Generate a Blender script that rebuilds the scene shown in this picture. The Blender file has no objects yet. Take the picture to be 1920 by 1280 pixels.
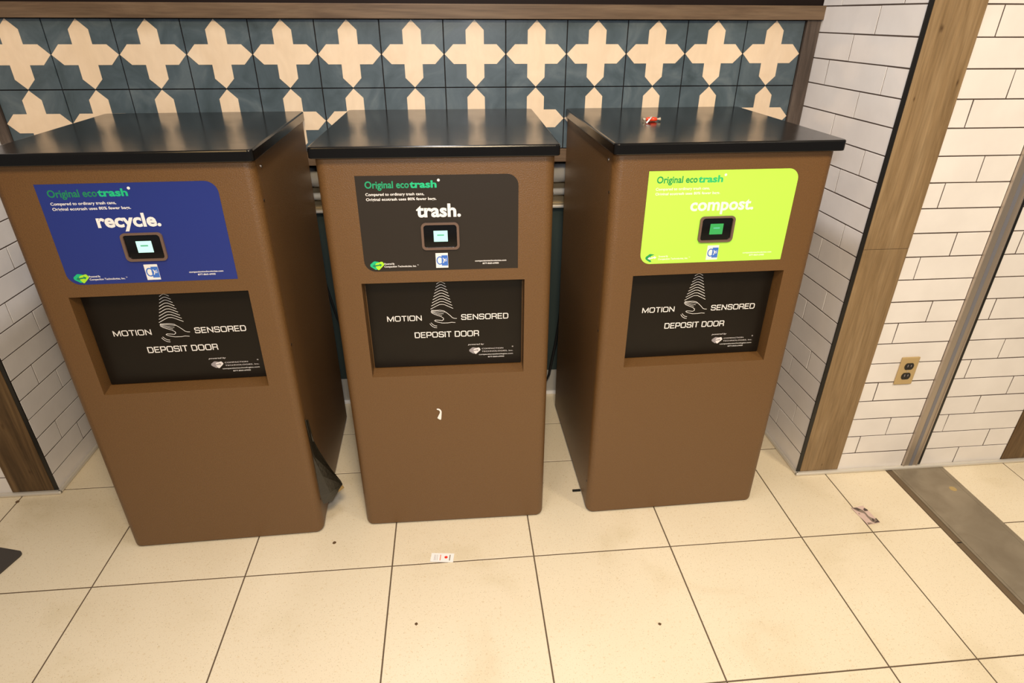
import bpy, bmesh, math, random
from mathutils import Vector, Matrix
random.seed(7)
sc = bpy.context.scene
col = sc.collection
# ------------------------------------------------------------------ camera
YAW, PITCH, ROLL = math.radians(5.4195), math.radians(-28.0723), math.radians(0.2127)
Fv = Vector((math.sin(YAW)*math.cos(PITCH), math.cos(YAW)*math.cos(PITCH), math.sin(PITCH)))
R0 = Vector((math.cos(YAW), -math.sin(YAW), 0)); U0 = R0.cross(Fv)
Rv = R0*math.cos(ROLL)+U0*math.sin(ROLL); Uv = -R0*math.sin(ROLL)+U0*math.cos(ROLL)
cd = bpy.data.cameras.new('camera'); cam = bpy.data.objects.new('camera', cd); col.objects.link(cam)
m = Matrix((Rv, Uv, -Fv)).transposed().to_4x4(); m.translation = (1.4373, -2.2214, 1.5304)
cam.matrix_world = m
cd.sensor_width = 36; cd.lens = 1144.78/1920*36; cd.clip_start = .05
sc.camera = cam
# ------------------------------------------------------------------ world, lamps, exposure
w = bpy.data.worlds.new('world'); sc.world = w; w.use_nodes = True
w.node_tree.nodes['Background'].inputs[0].default_value = (.82, .82, .86, 1)
w.node_tree.nodes['Background'].inputs[1].default_value = .17
def area(name, loc, target, size, power, colr, sy=None, spread=180):
    l = bpy.data.lights.new(name, 'AREA'); l.energy = power; l.color = colr; l.size = size
    l.spread = math.radians(spread)
    if sy: l.shape = 'RECTANGLE'; l.size_y = sy
    o = bpy.data.objects.new(name, l); col.objects.link(o); o.location = loc
    o.rotation_euler = (Vector(target)-Vector(loc)).to_track_quat('-Z', 'Y').to_euler()
    return o
area('ceiling_lamp_front', (1.55, -2.45, 2.75), (1.6, -1.0, .3), .5, 60, (1, .80, .53))
area('added_fill_left', (.2, -2.7, 2.75), (.6, -1.0, .3), .5, 7, (1, .66, .30))  # added warm fill for the left floor, not a known fixture
area('added_fill_right', (3.35, -2.2, 2.75), (3.3, -.7, .5), .4, 11, (1, .84, .62), spread=95)  # added fill, narrowed to brighten the right wall and floor beside it
area('camera_flash', (1.46, -2.27, 1.70), (1.75, -.7, .75), .10, 14, (.95, .95, 1))
area('ceiling_lamp_alcove', (1.35, -.55, 2.9), (1.35, -.58, 0), .16, 36, (.97, .96, 1), 1.9)
sc.view_settings.view_transform = 'Standard'; sc.view_settings.look = 'None'
sc.view_settings.gamma = 1; sc.view_settings.exposure = 0.0
try: sc.view_settings.use_curve_mapping = False
except Exception: pass
# ------------------------------------------------------------------ materials
def mat(name, rgb, rough=.5, metal=0, spec=.5, emit=None, es=1, coat=0):
    M = bpy.data.materials.new(name); M.use_nodes = True
    b = M.node_tree.nodes['Principled BSDF']
    b.inputs['Base Color'].default_value = (*rgb, 1); b.inputs['Roughness'].default_value = rough
    b.inputs['Metallic'].default_value = metal; b.inputs['Specular IOR Level'].default_value = spec
    b.inputs['Coat Weight'].default_value = coat
    if emit: b.inputs['Emission Color'].default_value = (*emit, 1); b.inputs['Emission Strength'].default_value = es
    return M
def nd(M, t, **k):
    n = M.node_tree.nodes.new(t)
    for a, v in k.items(): setattr(n, a, v)
    return n
def lk(M, a, b): M.node_tree.links.new(a, b)
def noise(M, scale, detail=4, stretch=None, rough=.5, dist=0, coord='Object'):
    tc = nd(M, 'ShaderNodeTexCoord'); n = nd(M, 'ShaderNodeTexNoise')
    n.inputs['Scale'].default_value = scale; n.inputs['Detail'].default_value = detail
    n.inputs['Roughness'].default_value = rough; n.inputs['Distortion'].default_value = dist
    if stretch:
        mp = nd(M, 'ShaderNodeMapping'); mp.inputs['Scale'].default_value = stretch
        lk(M, tc.outputs[coord], mp.inputs[0]); lk(M, mp.outputs[0], n.inputs['Vector'])
    else: lk(M, tc.outputs[coord], n.inputs['Vector'])
    return n.outputs['Fac']
def ramp(M, fac, stops):
    r = nd(M, 'ShaderNodeValToRGB'); e = r.color_ramp.elements
    while len(e) < len(stops): e.new(.5)
    for x, (p, c) in zip(e, stops): x.position = p; x.color = (*c, 1) if len(c) == 3 else c
    lk(M, fac, r.inputs[0]); return r.outputs[0]
def mix(M, fac, a, b, mode='MIX'):
    x = nd(M, 'ShaderNodeMix', data_type='RGBA', blend_type=mode)
    if isinstance(fac, (int, float)): x.inputs[0].default_value = fac
    else: lk(M, fac, x.inputs[0])
    for i, v in ((6, a), (7, b)):
        if isinstance(v, tuple): x.inputs[i].default_value = (*v, 1)
        else: lk(M, v, x.inputs[i])
    return x.outputs[2]
def setc(M, sock, name='Base Color'): lk(M, sock, M.node_tree.nodes['Principled BSDF'].inputs[name])
def bump(M, fac, strength, dist=.001):
    b = nd(M, 'ShaderNodeBump'); b.inputs['Strength'].default_value = strength; b.inputs['Distance'].default_value = dist
    lk(M, fac, b.inputs['Height']); setc(M, b.outputs[0], 'Normal')
def scl(c, k): return tuple(x*k for x in c)

# powder-coated brown steel
BROWN = mat('brown_powder_coat', (.12, .056, .020), .46, spec=.7)
n = noise(BROWN, 330, 3); setc(BROWN, ramp(BROWN, n, [(.3, (.116, .054, .014)), (.7, (.154, .073, .020))])); bump(BROWN, n, .75, .0012)
BROWN2 = mat('brown_rim_paint', (.15, .095, .070), .4)
BLACKTOP = mat('black_laminate', (.0045, .004, .0035), .2, spec=.5)
n = noise(BLACKTOP, 900, 2); bump(BLACKTOP, n, .06, .0004)
n2 = noise(BLACKTOP, 6, 5); setc(BLACKTOP, ramp(BLACKTOP, n2, [(.35, (.15,)*3), (.7, (.22,)*3)]), 'Roughness')
BLACKDOOR = mat('black_door_plastic', (.0085, .006, .004), .33, spec=.3)
n = noise(BLACKDOOR, 14, 6); setc(BLACKDOOR, ramp(BLACKDOOR, n, [(.3, (.28,)*3), (.75, (.42,)*3)]), 'Roughness')
BLACK = mat('black_plastic', (.008, .007, .006), .35)
GLASSB = mat('black_display_glass', (.004, .004, .004), .08, spec=.7)
WHITE = mat('white_print', (.86, .84, .83), .5)
OFFW = mat('offwhite_print', (.80, .76, .76), .5)
GREY = mat('grey_print', (.33, .30, .32), .5)
GRN1 = mat('green_print_dark', (.010, .22, .10), .5); GRN2 = mat('green_print_bright', (.01, .50, .22), .5)
GRNM = mat('green_print_mid', (.012, .33, .15), .5)
GRNC = mat('green_print_forest', (.012, .30, .085), .5); GRNC2 = mat('green_print_leaf', (.03, .52, .17), .5)
LIME = mat('lime_print', (.42, .80, .03), .5)
BADGE = mat('blue_badge_print', (.05, .17, .60), .5)
ST_BLUE = mat('blue_vinyl', (.018, .034, .215), .38); ST_CHAR = mat('charcoal_vinyl', (.028, .022, .017), .38, spec=.35)
ST_LIME = mat('lime_vinyl', (.50, .95, .095), .38)
SCR_W = mat('pale_screen', (.02, .02, .02), .2, emit=(.62, 1.0, .84), es=1.15)
SCR_G = mat('green_screen', (.02, .02, .02), .2, emit=(.05, .62, .12), es=.75)
SCRTXT = mat('screen_print', (.10, .42, .28), .5, emit=(.03, .30, .14), es=.4)
SCREW = mat('dark_screw', (.03, .02, .015), .4, metal=.6)
RAILST = mat('satin_steel_rail', (.72, .70, .66), .34, metal=.55)
STEEL = mat('brushed_steel', (.62, .60, .57), .28, metal=1)
ALU = mat('aluminium_base_rail', (.68, .64, .57), .38, metal=.35)
# cream terrazzo tile
FLOOR = mat('cream_floor_tile', (.8, .66, .42), .34, spec=.5)
a = noise(FLOOR, 330, 2); b = noise(FLOOR, 3.2, 6, dist=.6); c = noise(FLOOR, 120, 2)
base = ramp(FLOOR, b, [(.30, (.70, .60, .42)), (.45, (.765, .665, .49)), (.8, (.79, .695, .52))])
sp = ramp(FLOOR, a, [(.27, (.42, .36, .28)), (.36, (1, 1, 1))])
sp2 = ramp(FLOOR, c, [(.25, (.88, .82, .72)), (.40, (1, 1, 1))])
setc(FLOOR, mix(FLOOR, 1, mix(FLOOR, 1, base, sp, 'MULTIPLY'), sp2, 'MULTIPLY'))
setc(FLOOR, ramp(FLOOR, noise(FLOOR, 5, 5), [(.3, (.30,)*3), (.7, (.44,)*3)]), 'Roughness')
GROUTF = mat('floor_grout', (.11, .075, .045), .9)
GROUTW = mat('wall_grout', (.075, .050, .038), .9)
DARKW = mat('dark_brown_wall_paint', (.010, .005, .004), .6, spec=.15)
# glazed white brick
BRICK = mat('white_glazed_brick', (.78, .73, .68), .16, spec=.5)
n = noise(BRICK, 9, 3); setc(BRICK, ramp(BRICK, n, [(.3, (.75, .71, .68)), (.7, (.81, .77, .74))])); bump(BRICK, noise(BRICK, 22, 2), .25, .003)
# hand painted cement tile
def cement(name, c1, c2, c3):
    M = mat(name, c2, .36, spec=.45)
    n = noise(M, 7, 7, dist=1.5, rough=.6); n2 = noise(M, 60, 4, stretch=(1, 1, .25))
    b = ramp(M, n, [(.30, c1), (.52, c2), (.78, c3)])
    setc(M, mix(M, 1, b, ramp(M, n2, [(.2, (.96,)*3), (.8, (1.03,)*3)]), 'MULTIPLY'))
    setc(M, ramp(M, n, [(.3, (.30,)*3), (.8, (.50,)*3)]), 'Roughness')
    return M
TEAL = cement('slate_blue_cement', (.052, .074, .085), (.074, .104, .124), (.130, .165, .182))
CREAM = cement('cream_cement', (.76, .59, .41), (.80, .63, .45), (.84, .68, .50))
KNOTS = [(2.735, 1.505, .014, .35), (2.715, 1.330, .009, .40), (2.828, 1.372, .012, .5), (2.80, .362, .007, .5), (2.775, .04, .008, .35), (-.12, .30, .02, .5), (-.10, .10, .02, .4)]
def wood(name, dark, mid, light, axis='Z', knots=True):
    M = mat(name, mid, .5, spec=.35)
    st = {'Z': (9, 9, .9), 'X': (.9, 9, 9)}[axis]; st2 = {'Z': (60, 60, 3), 'X': (3, 60, 60)}[axis]
    n = noise(M, 2.2, 7, stretch=st, dist=1.2, rough=.6); f = noise(M, 3, 4, stretch=st2)
    c = ramp(M, n, [(.28, dark), (.5, mid), (.75, light)])
    c = mix(M, 1, c, ramp(M, f, [(.3, (.80,)*3), (.7, (1.08,)*3)]), 'MULTIPLY')
    if knots:
        tc = nd(M, 'ShaderNodeTexCoord')
        for (kx, kz, kr, kd) in KNOTS:
            mp = nd(M, 'ShaderNodeMapping'); mp.inputs['Location'].default_value = (-kx/kr, 0, -kz/kr/1.8); mp.inputs['Scale'].default_value = (1/kr, 0, 1/kr/1.8)
            nz = nd(M, 'ShaderNodeVectorMath', operation='LENGTH'); lk(M, tc.outputs['Object'], mp.inputs[0]); lk(M, mp.outputs[0], nz.inputs[0])
            ad = nd(M, 'ShaderNodeMath', operation='ADD'); lk(M, nz.outputs['Value'], ad.inputs[0]); lk(M, f, ad.inputs[1])
            c = mix(M, 1, c, ramp(M, ad.outputs[0], [(.45, scl((1, .85, .72), kd)), (.95, (1, 1, 1))]), 'MULTIPLY')
    setc(M, c); bump(M, f, .25, .0008); return M
OAK = wood('oak_plank_light', (.19, .120, .055), (.265, .175, .088), (.33, .23, .125))
OAKD = wood('oak_plank_dark', (.06, .033, .013), (.125, .072, .030), (.20, .125, .055))
GREYWOOD = wood('grey_stained_wood', (.040, .028, .022), (.10, .075, .060), (.165, .13, .105), knots=False)
RAILWOOD = wood('brown_rail_wood', (.085, .050, .028), (.145, .092, .053), (.20, .135, .082), axis='X', knots=False)
PLATE = mat('worn_threshold_steel', (.32, .27, .20), .42, metal=.65)
n = noise(PLATE, 9, 7, dist=.8); setc(PLATE, ramp(PLATE, n, [(.25, (.30, .25, .18)), (.75, (.42, .36, .27))])); setc(PLATE, ramp(PLATE, n, [(.3, (.5,)*3), (.7, (.36,)*3)]), 'Roughness')
PLATED = mat('threshold_groove_brown', (.17, .12, .07), .5, metal=.3)
TRACK = mat('track_aluminium', (.50, .43, .36), .42, metal=.8)
TRACKB = mat('track_blue_grey_recess', (.23, .23, .26), .45, metal=.4)
BEIGE = mat('beige_outlet_steel', (.50, .36, .17), .38, metal=.15)
DGLASS = mat('dark_green_glass', (.040, .055, .052), .10, spec=.7)
COUNTER = mat('counter_beige_metal', (.42, .32, .18), .35, metal=.4)
LEDGE = mat('counter_ledge_grey', (.40, .38, .34), .5)
MATG = mat('dark_grey_base_plate', (.045, .038, .033), .5)
BAG = mat('black_bin_bag_film', (.016, .014, .009), .27, spec=.6); bump(BAG, noise(BAG, 60, 5, dist=1), .5, .002)
KRAFT = mat('tan_paper', (.28, .18, .06), .6)
PAPER = mat('white_paper', (.88, .86, .84), .5)
RED = mat('red_print', (.80, .04, .02), .5); ORANGE = mat('orange_print', (.80, .28, .18), .5)
REDW = mat('red_candy', (.85, .06, .02), .15, spec=.7)
CLEAR = mat('twisted_wrapper', (.50, .43, .32), .2)
PINKISH = mat('pinkish_photo_paper', (.62, .46, .40), .35); PHDARK = mat('photo_dark_print', (.07, .045, .038), .35); PHMID = mat('photo_grey_print', (.22, .17, .13), .35)
CRUMB = mat('brown_crumb', (.10, .05, .015), .7)
STAIN = mat('tan_sticker_residue', (.42, .30, .12), .6)
CABLE = mat('black_cable', (.008, .008, .008), .5)

# ------------------------------------------------------------------ helpers
def link(name, me, mt, parent=None):
    o = bpy.data.objects.new(name, me); col.objects.link(o)
    if mt: 
        if not me.materials: me.materials.append(mt)
    if parent: o.parent = parent
    return o
def bmobj(name, bm, mt, parent=None, smooth=False):
    bmesh.ops.recalc_face_normals(bm, faces=bm.faces)
    me = bpy.data.meshes.new(name); bm.to_mesh(me); bm.free()
    if smooth:
        for p in me.polygons: p.use_smooth = True
    return link(name, me, mt, parent)
def box_bm(x0, x1, y0, y1, z0, z1, bev=0, seg=2):
    bm = bmesh.new(); bmesh.ops.create_cube(bm, size=1)
    for v in bm.verts: v.co = Vector((x0+(v.co.x+.5)*(x1-x0), y0+(v.co.y+.5)*(y1-y0), z0+(v.co.z+.5)*(z1-z0)))
    if bev: bmesh.ops.bevel(bm, geom=bm.edges[:], offset=bev, segments=seg, affect='EDGES', profile=.5)
    return bm
def box(name, x0, x1, y0, y1, z0, z1, mt, parent=None, bev=0, seg=2):
    return bmobj(name, box_bm(x0, x1, y0, y1, z0, z1, bev, seg), mt, parent)
def struct(o): o['kind'] = 'structure'; return o
def tag(o, label, cat, group=None):
    o['label'] = label; o['category'] = cat
    if group: o['group'] = group
    return o
def empty(name, loc, rz=0):
    o = bpy.data.objects.new(name, None); o.empty_display_size = .1; col.objects.link(o); o.location = loc; o.rotation_euler = (0, 0, rz); return o
def piece(name, org, u, v, n, W, H, dep, bev, mt, parent, jit=0, tilt=0):
    """tile: org is the lower left corner on the backing plane, n points out of the wall"""
    org, u, v, n = map(Vector, (org, u, v, n)); r = random.uniform
    bm = bmesh.new(); rings = []
    tx, tz = r(-tilt, tilt), r(-tilt, tilt)
    for dd, ins in ((0, 0), (dep-bev, 0), (dep, bev)):
        ring = []
        for a, b in ((0, 0), (1, 0), (1, 1), (0, 1)):
            x = ins if a == 0 else W-ins; y = ins if b == 0 else H-ins
            k = dd + (tx*(a-.5)+tz*(b-.5) if dd else 0)
            ring.append(bm.verts.new(org+u*(x+(r(-jit, jit)))+v*(y+r(-jit, jit))+n*k))
        rings.append(ring)
    for A, B in zip(rings, rings[1:]):
        for i in range(4): bm.faces.new((A[i], A[(i+1) % 4], B[(i+1) % 4], B[i]))
    bm.faces.new(rings[-1])
    return bmobj(name, bm, mt, parent)
def plate(name, pts, y0, y1, mt, parent, bevel=0):
    """extruded polygon in the x/z plane, front (viewer side) at y0"""
    bm = bmesh.new()
    A = [bm.verts.new((x, y0, z)) for x, z in pts]; B = [bm.verts.new((x, y1, z)) for x, z in pts]
    bm.faces.new(A); bm.faces.new(B[::-1])
    for i in range(len(A)): j = (i+1) % len(A); bm.faces.new((A[i], A[j], B[j], B[i]))
    return bmobj(name, bm, mt, parent)
def rrect(x0, x1, z0, z1, r, seg=6):
    """r = radii (BL, BR, TR, TL)"""
    if not isinstance(r, tuple): r = (r,)*4
    out = []
    for (cx, cz, rr, a0) in ((x0+r[0], z0+r[0], r[0], 180), (x1-r[1], z0+r[1], r[1], 270), (x1-r[2], z1-r[2], r[2], 0), (x0+r[3], z1-r[3], r[3], 90)):
        if rr < 1e-6: out.append((cx, cz)); continue
        for i in range(seg+1):
            t = math.radians(a0+90*i/seg); out.append((cx+rr*math.cos(t), cz+rr*math.sin(t)))
    return out
def ring_plate(name, outer, inner, y0, y1, mt, parent):
    bm = bmesh.new(); n = len(outer)
    def loop(p, y): return [bm.verts.new((x, y, z)) for x, z in p]
    o0, i0, o1, i1 = loop(outer, y0), loop(inner, y0), loop(outer, y1), loop(inner, y1)
    for k in range(n):
        j = (k+1) % n
        bm.faces.new((o0[k], o0[j], i0[j], i0[k])); bm.faces.new((o0[k], o1[k], o1[j], o0[j])); bm.faces.new((i0[k], i0[j], i1[j], i1[k]))
    return bmobj(name, bm, mt, parent)
def stroke_bm(bm, pts, wd, y, closed=False):
    """flat ribbon along a polyline in the x/z plane with mitred joints"""
    P = [Vector(p) for p in pts]; n = len(P); L = []
    for i in range(n):
        a = P[i]-P[i-1] if (i or closed) else P[1]-P[0]
        b = (P[(i+1) % n]-P[i]) if (i < n-1 or closed) else a
        a = a.normalized(); b = b.normalized(); t = (a+b)
        t = t.normalized() if t.length > 1e-6 else a
        nn = Vector((-t.y, t.x)); k = wd/2/max(.45, nn.dot(Vector((-a.y, a.x))))
        L.append((bm.verts.new((P[i].x+nn.x*k, y, P[i].y+nn.y*k)), bm.verts.new((P[i].x-nn.x*k, y, P[i].y-nn.y*k))))
    for i in range(n if closed else n-1):
        A, B = L[i], L[(i+1) % n]; bm.faces.new((A[0], A[1], B[1], B[0]))
def strokes(name, lst, wd, y, mt, parent):
    bm = bmesh.new()
    for s in lst: stroke_bm(bm, s, wd, y)
    return bmobj(name, bm, mt, parent)
def text_mesh(body, x0, x1, z, cap, y, bold=0, shear=0):
    cu = bpy.data.curves.new('lettering', 'FONT'); cu.body = body; cu.size = 1; cu.offset = bold; cu.shear = shear; cu.resolution_u = 3
    o = bpy.data.objects.new('tmp', cu); col.objects.link(o)
    me = bpy.data.meshes.new_from_object(o.evaluated_get(bpy.context.evaluated_depsgraph_get()))
    bpy.data.objects.remove(o)
    xs = [v.co.x for v in me.vertices]; a, b = min(xs), max(xs)
    k = cap/.729; kx = (x1-x0)/(b-a) if x1 is not None else k
    for v in me.vertices: v.co = (x0+(v.co.x-a)*kx, y, z+v.co.y*k)
    me.materials.clear()
    return me
def text(body, x0, x1, z, cap, y, mt, parent, bold=0, shear=0, name='lettering'):
    return link(name, text_mesh(body, x0, x1, z, cap, y, bold, shear), mt, parent)
# squared extended capitals drawn as strokes (unit height)
def rr(x0, x1, z0, z1, r=.16): return [tuple(p) for p in rrect(x0, x1, z0, z1, r, 4)]
def glyph(ch):
    a, b = .07, .93
    if ch == 'M': return 1.30, [[(.08, 0), (.08, 1)], [(1.22, 0), (1.22, 1)], [(.08, .97), (.65, .12), (1.22, .97)]]
    if ch == 'O': p = rr(a, 1.03, a, b, .2); return 1.10, [p+[p[0]]]
    if ch == 'T': return .96, [[(0, .93), (.96, .93)], [(.48, .93), (.48, 0)]]
    if ch == 'I': return .16, [[(.08, 0), (.08, 1)]]
    if ch == 'N': return 1.08, [[(.08, 0), (.08, 1)], [(1.0, 0), (1.0, 1)], [(.08, .95), (1.0, .05)]]
    if ch == 'S': return 1.0, [[(.93, .72), (.92, .85), (.82, .93), (.18, .93), (.08, .84), (.08, .62), (.18, .53), (.84, .50), (.93, .40), (.93, .17), (.83, .07), (.17, .07), (.07, .16), (.06, .30)]]
    if ch == 'E': return .90, [[(.9, .93), (.08, .93), (.08, .07), (.9, .07)], [(.08, .51), (.82, .51)]]
    if ch == 'R': return 1.0, [[(.08, 0), (.08, .93), (.82, .93), (.93, .84), (.93, .55), (.82, .45), (.08, .45)], [(.72, .45), (.86, .38), (.93, .25), (.95, 0)]]
    if ch == 'D': return 1.04, [[(.08, .07), (.08, .93), (.80, .93), (.96, .78), (.96, .22), (.80, .07), (.02, .07)]]
    if ch == 'P': return .96, [[(.08, 0), (.08, .93), (.80, .93), (.91, .83), (.91, .50), (.80, .40), (.08, .40)]]
    if ch == ' ': return .30, []
    return 0, []
def squared(words, y, mt, parent, wd=.15):
    bm = bmesh.new()
    for body, x0, x1, z, h in words:
        adv = 0; S = []
        for ch in body:
            w_, st = glyph(ch)
            S += [[(px+adv, pz) for px, pz in s] for s in st]; adv += w_+.20
        adv -= .20; k = (x1-x0)/adv
        for s in S: stroke_bm(bm, [(x0+px*k, z+pz*h) for px, pz in s], wd*h, y)
    return bmobj('lettering', bm, mt, parent)
def tube(name, pts, r, mt, parent=None, seg=8, smooth=True):
    bm = bmesh.new(); P = [Vector(p) for p in pts]; rings = []
    for i, p in enumerate(P):
        t = (P[min(i+1, len(P)-1)]-P[max(i-1, 0)]).normalized()
        a = t.cross(Vector((0, 0, 1)) if abs(t.z) < .9 else Vector((1, 0, 0))).normalized(); b = t.cross(a)
        rings.append([bm.verts.new(p+(a*math.cos(2*math.pi*k/seg)+b*math.sin(2*math.pi*k/seg))*r) for k in range(seg)])
    for A, B in zip(rings, rings[1:]):
        for k in range(seg): bm.faces.new((A[k], A[(k+1) % seg], B[(k+1) % seg], B[k]))
    bm.faces.new(rings[0]); bm.faces.new(rings[-1])
    return bmobj(name, bm, mt, parent, smooth)
def disc(name, c, n, r, h, mt, parent, seg=16):
    c, n = Vector(c), Vector(n); return tube(name, [c, c+n*h], r, mt, parent, seg, False)

# ------------------------------------------------------------------ floor
BACK = .135; FX = .2932; PX = .4498; FY = -.8276; PY = .4619; THL, THR = 3.035, 3.268
floor = struct(box('floor', -2.1, 5.6, -3.75, BACK+.05, -.06, -.0014, GROUTF))
xl = [FX+PX*k for k in range(-5, 6)] + [FX+5*PX+.252, THL]
xr = [THR, 3.520, 3.97, 4.42, 4.87, 5.32]
yl = [FY-PY*k for k in range(6, 0, -1)] + [FY, FY+PY, FY+.7106, BACK]
g = .0021
for xs in (xl, xr):
    for xa, xb in zip(xs, xs[1:]):
        for ya, yb in zip(yl, yl[1:]):
            if xb < -.05 and ya > -.37 or xa > 2.71 and ya > -.5: continue
            xb2 = xb if abs(xb-THL) < 1e-6 else xb-g; xa2 = xa if abs(xa-THR) < 1e-6 else xa+g
            piece('floor_tile', (xa2, ya+g, -.01), (1, 0, 0), (0, 1, 0), (0, 0, 1), xb2-xa2, yb-ya-2*g, .01, .0008, FLOOR, floor, tilt=.0003)
# ------------------------------------------------------------------ back wall with cement tiles
P_ = .203; ZT = 1.5198
wb = struct(box('wall_back', -.19, 2.85, .0045, .26, 1.066, 3.0, DARKW))
cross = []
for k in range(4):
    t = math.radians(90*k)
    for px, pz in ((.145, .145), (.145, .350), (0, .493), (-.145, .350)):
        cross.append(((px*math.cos(t)-pz*math.sin(t))*P_, (px*math.sin(t)+pz*math.cos(t))*P_))
bm = bmesh.new(); hv = P_/2-.0016
bm.free()
cm = None
for r in range(2):
    for c in range(13):
        x0, z0 = c*P_, ZT-(r+1)*P_
        t = piece('tile', (x0+.0016, .004, z0+.0016), (1, 0, 0), (0, 0, 1), (0, -1, 0), P_-.0032, P_-.0032, .004, .0006, TEAL, wb, tilt=.0005)
        pts = [(x0+P_/2+px, z0+P_/2+pz) for px, pz in cross]
        plate('cross_inlay', pts, -.0008, .002, CREAM, t)
struct(box('trim_1', -.06, 2.700, -.020, .004, ZT+.001, 1.5630, RAILWOOD, bev=.0012))
struct(box('trim_2', -.034, -.001, -.010, .004, 1.066, ZT, GREYWOOD, bev=.001))
struct(box('trim_3', 2.6405, 2.6885, -.010, .004, 1.066, ZT, GREYWOOD, bev=.001))
struct(box('trim_4', .0, 2.640, -.006, .004, 1.068, ZT-2*P_-.001, RAILWOOD, bev=.001))
# ------------------------------------------------------------------ right hand return wall, front wall
XR = 2.689; YC = -.520; Z0 = .0055; PZ = .0778; XL = -.036; YL = -.378
wr = struct(box('wall_right', XR+.0014, 2.86, -.42, .26, 0, 3.0, GROUTW))
wf = struct(box('wall_front_right', XR+.0014, 5.6, YC+.0014, -.4201, 0, 3.0, GROUTW))
wl = struct(box('wall_left', -.20, XL-.0014, YL+.10, .26, 0, 3.0, GROUTW))
wfl = struct(box('wall_front_left', -2.1, XL-.0014, YL+.0014, YL+.0999, 0, 3.0, GROUTW))
def courses(parent, mode, start, end, joints, z0, kmax, skip=None):
    """rows of bricks between start and end along the wall"""
    for k in range(kmax):
        js = sorted(j for j in joints(k) if start+.02 < j < end-.02)
        ed = [start]+js+[end]
        za, zb = z0+PZ*k+.0020, z0+PZ*(k+1)-.0020
        for a, b in zip(ed, ed[1:]):
            a2 = a+(.0019 if a != start else 0); b2 = b-(.0019 if b != end else 0)
            if skip and skip(a2, b2, za, zb): continue
            W = b2-a2
            kw = dict(jit=.0005, tilt=.0007)
            if mode == 'front': piece('brick', (a2, parent['f'], za), (1, 0, 0), (0, 0, 1), (0, -1, 0), W, zb-za, .0014, .0005, BRICK, parent, **kw)
            if mode == 'right': piece('brick', (XR+.0014, b2, za), (0, -1, 0), (0, 0, 1), (-1, 0, 0), W, zb-za, .0014, .0005, BRICK, parent, **kw)
            if mode == 'left': piece('brick', (XL-.0014, a2, za), (0, 1, 0), (0, 0, 1), (1, 0, 0), W, zb-za, .0014, .0005, BRICK, parent, **kw)
wf['f'] = YC+.0014; wfl['f'] = YL+.0014
rep = lambda j0, n=8: [j0+.303*i for i in range(-n, n+1)]
courses(wr, 'right', YC+.006, 0, lambda k: rep({1: -.3125, 0: -.2123, 2: -.4115}[k % 3]), Z0, 24)
courses(wf, 'front', 2.8445, 3.103, lambda k: [{1: 2.897, 2: 2.993, 0: 9}[k % 3]], Z0, 24)
courses(wf, 'front', 3.1785, 3.513, lambda k: rep({2: 3.2187, 0: 3.3155, 1: 3.4122}[k % 3]), Z0, 24)
courses(wf, 'front', 3.665, 4.60, lambda k: rep({2: 3.2187, 0: 3.3155, 1: 3.4122}[k % 3]), Z0, 24)
courses(wl, 'left', YL+.006, 0, lambda k: rep({2: -.2625, 1: -.162, 0: -.062}[k % 3]), .0005, 24)
courses(wfl, 'front', -1.10, -.190, lambda k: rep({1: -.25, 2: -.35, 0: -.45}[k % 3]), .0005, 24)
del wf['f']; del wfl['f']
struct(box('trim_5', XR-.009, XR+.005, YC-.003, YC+.0012, .012, 3.0, BLACK, bev=.001))
struct(box('trim_6', XL-.011, XL+.002, YL-.003, YL+.0012, .012, 3.0, BLACK, bev=.001))
def post(name, x0, x1, yf, mt, cuts):
    e = struct(box(name, x0+.002, x1-.002, yf-.001, yf+.0013, 0, 3.0, GROUTW))
    for a, b in zip(cuts, cuts[1:]): box('plank', x0, x1, yf-.004, yf+.0010, a+.0006, b-.0006, mt, e, bev=.0012)
    return e
post('trim_7', XR+.0055, 2.8430, YC, OAK, [.013, .892, 2.10, 3.0])
post('trim_8', -.189, XL-.0115, YL, OAKD, [.013, 1.05, 2.0, 3.0])
post('trim_9', 3.5145, 3.6635, YC, OAKD, [.013, 1.1, 2.2, 3.0])
def rail(name, x0, x1, y0, y1): return struct(box(name, x0, x1, y0, y1, 0, .0135, ALU, bev=.005, seg=3))
rail('baseboard_front_right', XR-.013, 4.6, YC-.016, YC-.0005)
rail('baseboard_right', XR-.013, XR-.0005, YC-.0155, BACK)
rail('baseboard_front_left', -1.10, XL+.014, YL-.016, YL-.0005)
rail('baseboard_left', XL+.0005, XL+.014, YL-.0155, BACK)

# ------------------------------------------------------------------ counter seen in the gaps behind the bins
ct = tag(empty('service_counter', (1.32, .12, 0)), 'steel-railed counter with a dark glass front, in the gaps behind the bins', 'counter')
def cc(o): o.location = (-1.32, -.12, 0); return o
cc(box('glass_panel', -.02, 2.675, .120, .128, .125, .872, DGLASS, ct))
cc(box('kick_plate', -.02, 2.675, .118, .130, .016, .122, LEDGE, ct))
cc(box('floor_strip', -.02, 2.675, .108, .130, .0005, .015, WHITE, ct, bev=.002))
cc(box('ledge', -.02, 2.675, .090, .130, .872, .882, RAILST, ct, bev=.002))
cc(box('face_panel', -.02, 2.675, .112, .132, .883, 1.060, COUNTER, ct, bev=.001))
cc(tube('round_rail', [(-.02, .066, 1.012), (2.675, .066, 1.012)], .034, RAILST, ct, 28))
cc(tube('thin_rail', [(-.02, .066, .942), (2.675, .066, .942)], .0135, RAILST, ct, 20))
for x in (.15, 1.0, 1.72, 2.5): cc(box('bracket', x-.012, x+.012, .07, .114, .935, 1.02, SCREW, ct, bev=.002))

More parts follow.
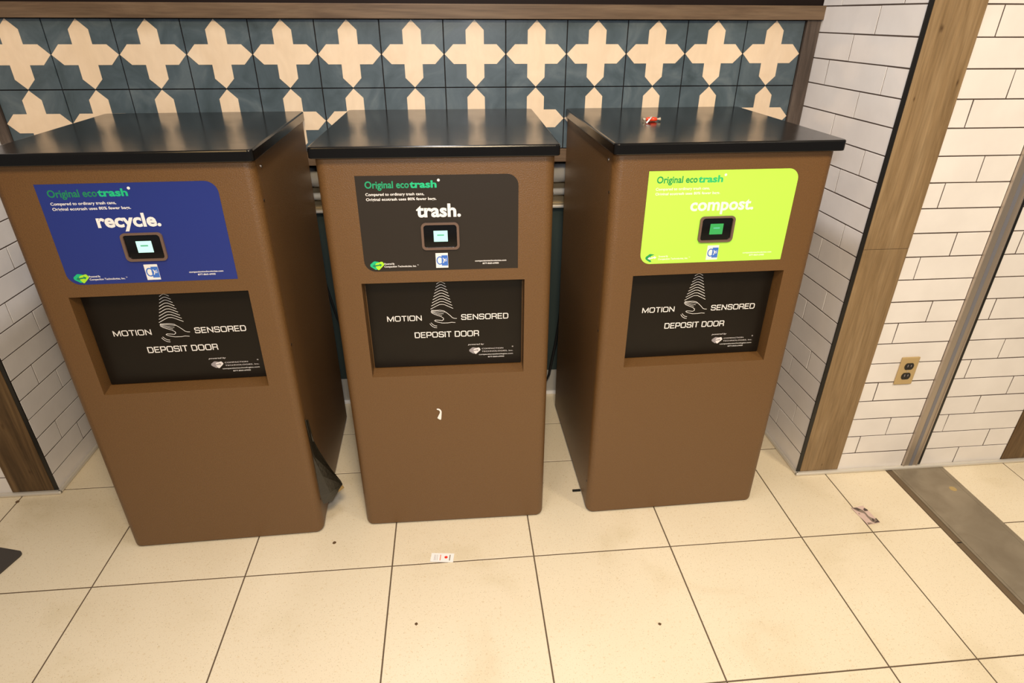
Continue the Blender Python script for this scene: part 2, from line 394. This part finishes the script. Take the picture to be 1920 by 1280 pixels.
# ------------------------------------------------------------------ bins
BW, BD, BH, BT = .6207, .6671, 1.2492, .028
w2, dep, by = .3017, .6507, .0214
OX0, OX1, OZ0, OZ1, ODEP = -.2217, .2262, .5845, .8835, .047
def slab_bm():
    bm = bmesh.new(); prof = [(0, .002), (.0006, .0008), (.002, 0), (BT-.004, 0), (BT-.0015, .0010), (BT-.0004, .0025), (BT, .0050)]
    rings = []
    for z, ins in prof:
        pts = rrect(-BW/2+ins, BW/2-ins, ins, BD-ins, .013-ins*.5, 6)
        rings.append([bm.verts.new((x, y, BH-BT+z)) for x, y in pts])
    for A, B in zip(rings, rings[1:]):
        for i in range(len(A)): j = (i+1) % len(A); bm.faces.new((A[i], A[j], B[j], B[i]))
    bm.faces.new(rings[0]); bm.faces.new(rings[-1]); return bm
def front_bm():
    """folded steel front: face with the deposit opening, rounded vertical corners, short side returns"""
    bm = bmesh.new(); R = .026; top = BH-BT; zb = .006; seam = .048
    cols = []                                             # (x, y, bottom z)
    for i in range(9):
        t = i/8; a = math.radians(90*t); cols.append((-w2+R-R*math.cos(a), by+R-R*math.sin(a), zb+.014*(1-t)**2))
    cols = [(-w2, by+seam, zb+.016), ] + cols
    left = cols[:]; right = [(-x, y, z) for x, y, z in cols[::-1]]
    allc = left+[(OX0, by, zb), (OX1, by, zb)]+right; io = len(left)
    V = [[bm.verts.new((x, y, z)) for z in (z0, OZ0, OZ1, top)] for x, y, z0 in allc]
    for i in range(len(V)-1):
        for k in range(3):
            if i == io and k == 1: continue
            bm.faces.new((V[i][k], V[i+1][k], V[i+1][k+1], V[i][k+1]))
    for f in bm.faces: f.smooth = True
    # recess
    a, b, c, d = V[io][1], V[io+1][1], V[io+1][2], V[io][2]
    q = [bm.verts.new((x, by+ODEP, z)) for x, z in ((OX0, OZ0+.006), (OX1, OZ0+.006), (OX1, OZ1), (OX0, OZ1))]
    f = [a, b, c, d]; fr = [bm.verts.new(v.co) for v in f]
    for i in range(4): bm.faces.new((fr[i], fr[(i+1) % 4], q[(i+1) % 4], q[i]))
    # inward lips on the side and bottom so the sheet has thickness
    return bm
HAND = [[(-.0405,.773),(-.0384,.7773),(-.0284,.7770),(-.0151,.7771),(-.0033,.7744),(.0069,.766),(.0140,.7590),(.0200,.7520),(.0262,.7493),(.0329,.7488)],
 [(-.0406,.7715),(-.0343,.766),(-.0239,.7615),(-.0122,.7564),(-.0058,.7511),(-.0056,.7466),(-.0102,.7435),(-.0195,.745),(-.0290,.7458),(-.0318,.7440),(-.0290,.7412),(-.0225,.7388),(-.0093,.7354),(.0068,.7354),(.0176,.7368),(.0283,.7355)],
 [(-.0391,.775),(-.0233,.7748),(-.0101,.7722),(-.0010,.7703)], [(-.0386,.7735),(-.0261,.7706),(-.0143,.7672),(-.0046,.7650)], [(-.038,.7712),(-.025,.7662),(-.0093,.7604)],
 [(-.0462,.7346),(-.0438,.7305),(-.0395,.7255),(-.0328,.7215),(-.0261,.7205)], [(-.0426,.7375),(-.0375,.7312),(-.0320,.7275),(-.0258,.7263)]]
WAVES = []
for i in range(9):
    t = i/8; xa, xb = -.0413+.0206*t, .0234-.0195*t; za = .7815+.0775*t; hh = .0140-.0075*t; xm = (xa+xb)/2
    WAVES.append([(xa, za), (xa+(xm-xa)*.55, za+hh*.68), (xm-(xm-xa)*.18, za+hh*.97), (xm, za+hh), (xm+(xb-xm)*.18, za+hh*.97), (xb-(xb-xm)*.55, za+hh*.68), (xb, za)])
def logo(cx, cz, s, y, m1, m2, ma, parent):
    """two overlapping slanted rounded blocks with a double arrow"""
    def at(pts): return [(cx+x*s*1.08, cz+z*s*1.02) for x, z in pts]
    plate('logo_block', at([(-.98, .22), (-.88, .32), (-.42, .70), (-.25, .72), (.30, .60), (.38, .46), (.10, -.45), (-.05, -.62), (-.28, -.66), (-.88, -.22), (-1.0, -.05)]), y, y+.0002, m1, parent)
    plate('logo_block', at([(-.22, .26), (-.10, .40), (.62, .64), (.80, .62), (1.0, .30), (1.02, .12), (.88, -.05), (.25, -.70), (.10, -.72), (-.02, -.60), (-.30, -.05)]), y-.0002, y, m2, parent)
    ar = [(-.66, -.06), (-.36, .24), (-.32, .08), (.36, .20), (.32, .36), (.70, .14), (.44, -.16), (.40, .00), (-.28, -.12), (-.24, -.28)]
    plate('logo_arrow', at(ar), y-.0004, y-.0002, ma, parent)
def make_bin(loc, rz, label, sticker, word, wx, scr, small, logoc, eco, shear=0):
    t = tag(empty('compactor_bin', loc, rz), label, 'bin', 'compactor bins along the tiled wall')
    bmobj('lid_slab', slab_bm(), BLACKTOP, t)
    bmobj('front_panel', front_bm(), BROWN, t)
    cab = box('cabinet', -w2+.0012, w2-.0012, by+.0485, by+dep, .018, BH-BT, BROWN, t, bev=.002)
    for sx in (-1, 1): box('seam_edge', min(sx*w2, sx*(w2-.001)), max(sx*w2, sx*(w2-.001)), by+.0475, by+.0490, .022, BH-BT, BROWN2, t)
    for sx in (-1, 1):
        for sz in (1.115, .70, .12):
            disc('screw', (sx*(w2-.0005), by+.030, sz), (sx, 0, 0), .0035, .0016, SCREW, t, 10)
        disc('screw', (sx*(w2-.0015), by+.066, 1.193), (sx, 0, 0), .0045, .002, STEEL, t, 10)
    for sx in (-1, 1):
        for yy in (.10, dep-.06): disc('foot', (sx*(w2-.05), by+yy, .0005), (0, 0, 1), .018, .020, BLACK, t, 14)
    # deposit door
    d = plate('deposit_door', rrect(OX0+.003, OX1-.003, OZ0+.0085, OZ1-.001, .004), by+ODEP-.004, by+ODEP+.004, BLACKDOOR, t)
    yd = by+ODEP-.0045
    for wd in (('MOTION', -.1681, -.0687, .7452, .0172), ('SENSORED', .0461, .1838, .7436, .0180), ('DEPOSIT DOOR', -.0926, .0960, .6886, .0190)): squared([wd], yd, WHITE, d)
    strokes('hand_symbol', HAND[:2]+HAND[5:], .0014, yd, WHITE, d); strokes('hand_symbol', HAND[2:5], .0010, yd, WHITE, d); strokes('sensor_waves', WAVES, .0014, yd, WHITE, d)
    text('powered by', .0630, .1106, .6588, .0050, yd, OFFW, d, bold=.004, shear=.25)
    logo(.0828, .6395, .0155, yd, GREY, OFFW, GREY, d)
    text('COMPACTION', .1041, .1685, .6432, .0042, yd, OFFW, d)
    text('TECHNOLOGIES, Inc.', .1039, .1985, .6338, .0042, yd, OFFW, d)
    text('compactiontechnologies.com', .0945, .1978, .6236, .0044, yd, WHITE, d, bold=.006)
    text('877.860.6900', .1222, .1712, .6146, .0042, yd, WHITE, d, bold=.008)
    text('®', .1945, .1990, .6475, .0042, yd, OFFW, d)
    # printed vinyl
    ys = by-.0006
    s = plate('label_sticker', rrect(-.2070, .2070, .9180, 1.1745, (.030, 0, .030, 0), 8), ys, by+.0001, sticker, t)
    y = ys-.0003
    text('Original eco', -.1840, -.0730, 1.1432, .0182, y, eco[0], s, bold=.024)
    text('trash', -.0715, -.0030, 1.1432, .0182, y, eco[1], s, bold=.034)
    disc('lettering', (.0022, y, 1.1615), (0, -1, 0), .0036, .0002, WHITE, s, 14)
    text('Compared to ordinary trash cans,', -.1844, -.0361, 1.1240, .0072, y, WHITE, s, bold=.018)
    text('Original ecotrash uses 80% fewer bags.', -.1842, -.0055, 1.1112, .0072, y, WHITE, s, bold=.018)
    text(word, wx[0], wx[1], 1.0670, .0345 if word == 'trash.' else .0340, y, WHITE, s, bold=.026 if word == 'compost.' else .034)
    bz = ring_plate('display_bezel', rrect(-.0498, .0498, .9770, 1.0505, .0115), rrect(-.0435, .0435, .9825, 1.0455, .0080), by-.006, by, BROWN2, t)
    gl = plate('display_glass', rrect(-.0436, .0436, .9824, 1.0456, .008), by-.0012, by, GLASSB, t)
    sn = plate('screen', rrect(-.0178, .0190, .9988, 1.0287, .0006, 2), by-.0020, by-.0012, scr, gl)
    box('screen_text', -.0085, .0095, by-.0023, by-.0020, 1.0150, 1.0186, SCRTXT, gl)
    # certification style badge
    bd = plate('badge', rrect(-.0160, .0170, .9245, .9665, 0), y, ys, WHITE, s)
    plate('badge_field', rrect(-.0005, .0165, .9305, .9600, 0), y-.0002, y, BADGE, s)
    arc = [(-.0050+.0078*math.cos(math.radians(a)), .9455+.0105*math.sin(math.radians(a))) for a in range(50, 311, 20)]
    strokes('badge_letter', [arc], .0030, y-.0003, BADGE, s)
    arc2 = [(.0010+.0050*math.cos(math.radians(a)), .9455+.0080*math.sin(math.radians(a))) for a in range(-60, 61, 20)]
    strokes('badge_letter', [arc2], .0020, y-.0003, WHITE, s)
    text('ti', .0065, .0130, .9430, .0100, y-.0003, WHITE, s, bold=.01)
    logo(-.1735, .9350, .0170, y, logoc[0], logoc[1], logoc[2], s)
    text('Powered By', -.1542, -.1270, .9370, .0052, y, small, s, bold=.018)
    text('Compaction Technologies, Inc.', -.1550, -.0690, .9292, .0052, y, small, s, bold=.018)
    text('™', -.0670, -.0630, .9320, .0035, y, small, s)
    text('compactiontechnologies.com', .0900, .1751, .9398, .0046, y, small, s, bold=.018)
    text('877-860-6900', .1104, .1544, .9320, .0046, y, small, s, bold=.018)
    return t
rad = math.radians
b0 = make_bin((.6537, -.6923, 0), rad(1.28), 'brown recycle bin with a blue label, leftmost of the three', ST_BLUE, 'recycle.', (-.0942, .0544), SCR_W, WHITE, (GRN2, LIME, GRN1), (GRN1, GRN2))
b1 = make_bin((1.3945, -.6694, 0), rad(-.65), 'brown trash bin with a charcoal label, in the middle', ST_CHAR, 'trash.', (-.0594, .0561), SCR_W, WHITE, (GRN2, LIME, GRN1), (GRNM, GRN2))
b2 = make_bin((2.1507, -.6704, 0), rad(.93), 'brown compost bin with a lime green label, rightmost of the three', ST_LIME, 'compost.', (-.0829, .0959), SCR_G, WHITE, (GRNC, ST_LIME, WHITE), (GRNC, GRNC2))

# ------------------------------------------------------------------ bin bag poking out of the recycle bin's side seam
def ray(u, v, ax, val):
    d = Fv+Rv*((u-960)/1144.78)-Uv*((v-640)/1144.78); C = Vector((1.4373, -2.2214, 1.5304))
    return C+d*((val-C[ax])/d[ax])
S = .9553; pts = {}
# seam side points lie on the cabinet side, outer ones are pulled away from it
A = [Vector((S+.001, -.646, .448)), Vector((S+.001, -.640, .36)), Vector((S+.001, -.636, .30)), Vector((S+.001, -.636, .22)), Vector((S+.001, -.634, .132))]
B = [Vector((S+.004, -.640, .440)), Vector((S+.007, -.624, .35)), Vector((S+.013, -.616, .292)), Vector((S+.040, -.606, .205)), Vector((S+.066, -.588, .137))]
Cc = [Vector((S+.002, -.630, .430)), Vector((S+.003, -.628, .35)), Vector((S+.012, -.602, .290)), Vector((S+.026, -.575, .205)), Vector((S+.044, -.560, .135))]
bm = bmesh.new(); ring = [[bm.verts.new(p) for p in (a, a*.55+b*.45+Vector((.0, -.010 if i > 1 else -.002, 0)), b, b*.5+c*.5+Vector((.004, 0, .004)), c)] for i, (a, b, c) in enumerate(zip(A, B, Cc))]
for r0, r1 in zip(ring, ring[1:]):
    for i in range(4): bm.faces.new((r0[i], r0[i+1], r1[i+1], r1[i]))
tip = bm.verts.new((S+.030, -.612, .088)); tip2 = bm.verts.new((S+.004, -.628, .092))
bm.faces.new((ring[-1][0], tip2, ring[-1][1])); bm.faces.new((tip2, tip, ring[-1][1])); bm.faces.new((ring[-1][1], tip, ring[-1][2])); bm.faces.new((tip, ring[-1][3], ring[-1][2])); bm.faces.new((tip, ring[-1][4], ring[-1][3]))
bag = empty('bin_bag', (S+.02, -.60, .09))
bagm = bmobj('bag_film', bm, BAG, bag); bagm.location = (-(S+.02), .60, -.09)
so = bagm.modifiers.new('thickness', 'SOLIDIFY'); so.thickness = .0012
bm = bmesh.new(); v = [bm.verts.new(p) for p in ((S+.036, -.606, .1215), (S+.066, -.589, .134), (S+.070, -.589, .123), (S+.034, -.606, .106))]
bm.faces.new(v); kf = bmobj('tan_lining', bm, KRAFT, bag); kf.location = (-(S+.02), .60, -.09)
s2_ = kf.modifiers.new('thickness', 'SOLIDIFY'); s2_.thickness = .001
tag(bag, 'black plastic bin bag poking out of the right side seam of the recycle bin', 'bag')

# ------------------------------------------------------------------ cables and a loose black tab behind / beside the bins
tag(tube('power_cable', [(1.875, .085, .70), (1.868, .085, .52), (1.858, .085, .39), (1.846, .085, .28), (1.822, .085, .12), (1.79, .08, .03), (1.70, .07, .0075), (1.62, .07, .0075)], .006, CABLE), 'black power cable hanging in the gap between the trash and compost bins', 'cable')
tag(tube('power_cable', [(.875, .085, .80), (.90, .085, .66), (.935, .085, .45), (.985, .085, .25), (1.03, .08, .04), (1.10, .07, .0075), (1.18, .07, .0075)], .005, CABLE), 'black power cable hanging in the gap between the recycle and trash bins', 'cable')
tag(box('plastic_tab', 1.820, 1.850, -.545, -.536, .0005, .006, BLACK, bev=.0015), 'small black plastic tab on the floor at the left side of the compost bin', 'tab')

# ------------------------------------------------------------------ wall outlet
o = empty('wall_outlet', (2.984, YC, .386)); tag(o, 'beige two-socket power outlet low on the white brick wall', 'outlet')
pl = box('cover_plate', -.033, .033, -.0065, 0, 0, .110, BEIGE, o, bev=.003, seg=2)
for zc in (.0355, .0745):
    pts = [(.0165*math.cos(rad(a)), max(-.0128, min(.0128, .0165*math.sin(rad(a))))+zc) for a in range(0, 360, 12)]
    sk = plate('socket', pts, -.0085, -.006, BLACK, o)
    for sx, hh in ((-.006, .0045), (.006, .0035)): plate('slot', rrect(sx-.0010, sx+.0010, zc+.003-hh, zc+.003+hh, 0), -.0089, -.0085, GREY, sk)
    plate('earth_hole', rrect(-.0022, .0022, zc-.0095, zc-.0055, .001, 2), -.0089, -.0085, SCREW, sk)
disc('screw', (0, -.0062, .055), (0, -1, 0), .003, .0014, STEEL, o, 10)
# ------------------------------------------------------------------ door track and threshold
o = empty('door_track', (3.14, YC, 0)); tag(o, 'tall aluminium door track with a black edge on the white brick wall', 'track')
box('track_face', -.0350, .0200, -.008, .006, .014, 3.0, TRACK, o, bev=.0015)
box('recess_strip', -.012, .001, -.0088, -.0078, .014, 3.0, TRACKB, o)
box('lip', -.0360, -.0315, -.011, .0, .014, 3.0, TRACK, o, bev=.001)
box('lip', .0150, .0200, -.011, .0, .014, 3.0, TRACK, o, bev=.001)
box('dark_gap_strip', .0205, .0370, -.004, .007, .014, 3.0, BLACK, o, bev=.001)  # solid black strip standing in for the dark gap beside the track
o = empty('threshold', (3.15, -1.6, 0)); tag(o, 'worn metal threshold strip set in the floor below the door track', 'threshold')
dx = -3.15
box('side_groove', THL+.001+dx, 3.064+dx, -2.1, 1.065, -.0012, .0002, PLATED, o)
box('raised_lip', 3.058+dx, 3.067+dx, -2.1, 1.065, -.003, .0035, PLATE, o, bev=.001)
box('raised_lip', 3.0375+dx, 3.041+dx, -2.1, 1.065, -.003, .0015, PLATED, o, bev=.0005)
box('cover_plate', 3.0685+dx, 3.249+dx, -2.1, 1.065, -.003, .0030, PLATE, o, bev=.001)
box('edge_strip', 3.2505+dx, THR-.001+dx, -2.1, 1.065, -.003, .0022, PLATE, o, bev=.0008)
box('joint', THL+.002+dx, 3.057+dx, .70, .7035, .0002, .0010, BLACK, o)
disc('sticker_residue', (3.215+dx, .945, .0028), (0, 0, 1), .0125, .0006, STAIN, o, 16)

# ------------------------------------------------------------------ small litter
def flat(name, pts, z0, z1, mt, parent=None):
    bm = bmesh.new(); A = [bm.verts.new((x, y, z0)) for x, y in pts]; B = [bm.verts.new((x, y, z1)) for x, y in pts]
    bm.faces.new(A); bm.faces.new(B)
    for i in range(len(A)): j = (i+1) % len(A); bm.faces.new((A[i], A[j], B[j], B[i]))
    return bmobj(name, bm, mt, parent)
o = empty('paper_packet', (1.349, -.810, .0004), rad(-6)); tag(o, 'small white condiment packet with a red dot, on the floor before the trash bin', 'packet')
flat('sachet', [(-.036, -.017), (.037, -.018), (.038, .017), (-.035, .018)], 0, .0022, PAPER, o)
for x, ww, mt in ((-.024, .0012, GREY), (-.020, .0010, GREY), (-.015, .0010, GREY), (-.005, .0030, ORANGE), (.025, .0030, PHMID)):
    flat('printed_bar', [(x-ww/2, -.012), (x+ww/2, -.012), (x+ww/2, .011), (x-ww/2, .011)], .0022, .0025, mt, o)
disc('printed_dot', (.013, .001, .0022), (0, 0, 1), .0052, .0004, RED, o, 14)
QC = [Vector(p) for p in ((2.7848, -.7143), (2.8335, -.7075), (2.8436, -.7897), (2.7953, -.7967))]   # TL TR BR BL
CC = sum(QC, Vector((0, 0)))/4; QC = [q_-CC for q_ in QC]
o = empty('photo_card', (CC.x, CC.y, .0004)); tag(o, 'crumpled pinkish photo card lying on the floor before the oak post', 'card')
def cpt(u, v): return (QC[3]*(1-v)+QC[0]*v)*(1-u)+(QC[2]*(1-v)+QC[1]*v)*u
bm = bmesh.new(); nx, ny = 5, 8; G = {}
for i in range(nx):
    for j in range(ny):
        p = cpt(i/(nx-1), j/(ny-1)); G[i, j] = bm.verts.new((p.x, p.y, .0005+.0018*abs(math.sin(i*1.9+j*.8))))
for i in range(nx-1):
    for j in range(ny-1): bm.faces.new((G[i, j], G[i+1, j], G[i+1, j+1], G[i, j+1]))
cdo = bmobj('card_sheet', bm, PINKISH, o); mo = cdo.modifiers.new('thickness', 'SOLIDIFY'); mo.thickness = .0005
for uv, mt, z in (([(.0, .99), (.40, .95), (.62, .78), (.66, .66), (.55, .58), (.38, .66), (.16, .86)], PHMID, .0028), ([(.10, .95), (.38, .93), (.52, .80), (.30, .78)], PHDARK, .0031),
               ([(.74, .80), (.90, .86), (1.0, .76), (.98, .68), (.72, .70)], PHDARK, .0028), ([(.55, .60), (.66, .64), (.62, .40), (.70, .30), (.96, .12), (.98, .02), (.60, .01), (.46, .12), (.50, .40)], PHMID, .0028),
               ([(.62, .22), (.76, .26), (.70, .10), (.54, .10)], PHDARK, .0031), ([(.66, .06), (.97, .12), (.99, .01), (.60, .01)], PHDARK, .0031), ([(.90, .22), (1.0, .24), (1.0, .10), (.92, .12)], PHDARK, .0028),
               ([(.08, .10), (.30, .07), (.45, .02), (.05, .01)], PHMID, .0028), ([(.10, .62), (.18, .66), (.17, .58)], PHMID, .0028)):
    flat('dark_print', [tuple(cpt(*q_)) for q_ in uv], z, z+.0002, mt, o)
# candy on the compost lid
cz = BH
o = empty('wrapped_candy', (2.038, -.325, cz), rad(4)); tag(o, 'small red candy in a twisted wrapper on the compost bin lid', 'candy')
def lathe(name, prof, mt, parent, seg=14):
    bm = bmesh.new(); R = [[bm.verts.new((x, r*1.15*math.cos(2*math.pi*k/seg), .0066+r*.9*math.sin(2*math.pi*k/seg))) for k in range(seg)] for x, r in prof]
    for a_, b_ in zip(R, R[1:]):
        for k in range(seg): bm.faces.new((a_[k], a_[(k+1) % seg], b_[(k+1) % seg], b_[k]))
    bm.faces.new(R[0]); bm.faces.new(R[-1]); return bmobj(name, bm, mt, parent, True)
lathe('candy_body', [(-.0175, .002), (-.016, .0055), (-.010, .0070), (.010, .0070), (.016, .0055), (.0175, .002)], REDW, o)
lathe('wrapper_end', [(.0170, .0022), (.0215, .0030), (.0275, .0058)], CLEAR, o); lathe('wrapper_end', [(-.0170, .0022), (-.0205, .0030), (-.0255, .0052)], CLEAR, o)
tube('paper_stick', [(-.002, -.004, .0130), (-.014, -.020, .0085), (-.030, -.042, .0028)], .0022, PAPER, o, 8)
# scrap of paper stuck on the trash bin's front
e = empty('paper_scrap', (1.3945-.033, -.6694+by-.0012, .4243)); tag(e, 'tiny curled white paper scrap stuck on the front of the trash bin', 'scrap')
q = [(-.0070, .0400), (-.0030, .0412), (.0020, .0395), (.0060, .0350), (.0080, .0290), (.0068, .0160), (.0050, .0010), (.0035, -.0006), (-.0020, .0020), (-.0062, .0066), (-.0030, .0140), (.0015, .0230), (.0030, .0300), (.0000, .0350), (-.0060, .0375)]
plate('scrap_sheet', q, -.0012, 0, PAPER, e)
# base plate at the left edge
pl = rrect(-.40, 0, -.45, 0, .018, 6)
o = flat('base_plate', [(x, y) for x, y in pl], 0, .006, MATG)
o.location = (.012, -.668, .0004); o.rotation_euler = (0, 0, rad(-16)); tag(o, 'dark grey flat stand base at the left edge of the floor', 'base')
for (x, y, r, mt, lb) in ((1.9694, -1.108, .0045, CRUMB, 'small brown crumb on the floor tile in front of the compost bin'), (.9964, -.7157, .006, CRUMB, 'dark crumb on the floor between the recycle and trash bins'),
                      (-.1548, -.4197, .006, CRUMB, 'dark crumb on the floor by the left baseboard'), (1.278, -1.045, .0045, CRUMB, 'grey-brown crumb on the floor left of centre before the trash bin')):
    bm = bmesh.new(); bmesh.ops.create_icosphere(bm, subdivisions=2, radius=r)
    for v in bm.verts: v.co *= random.uniform(.75, 1.15); v.co.z = max(v.co.z*.5, -r*.3)+r*.3
    c_ = bmobj('crumb', bm, mt, None, True); c_.location = (x, y, .0003); tag(c_, lb, 'crumb')
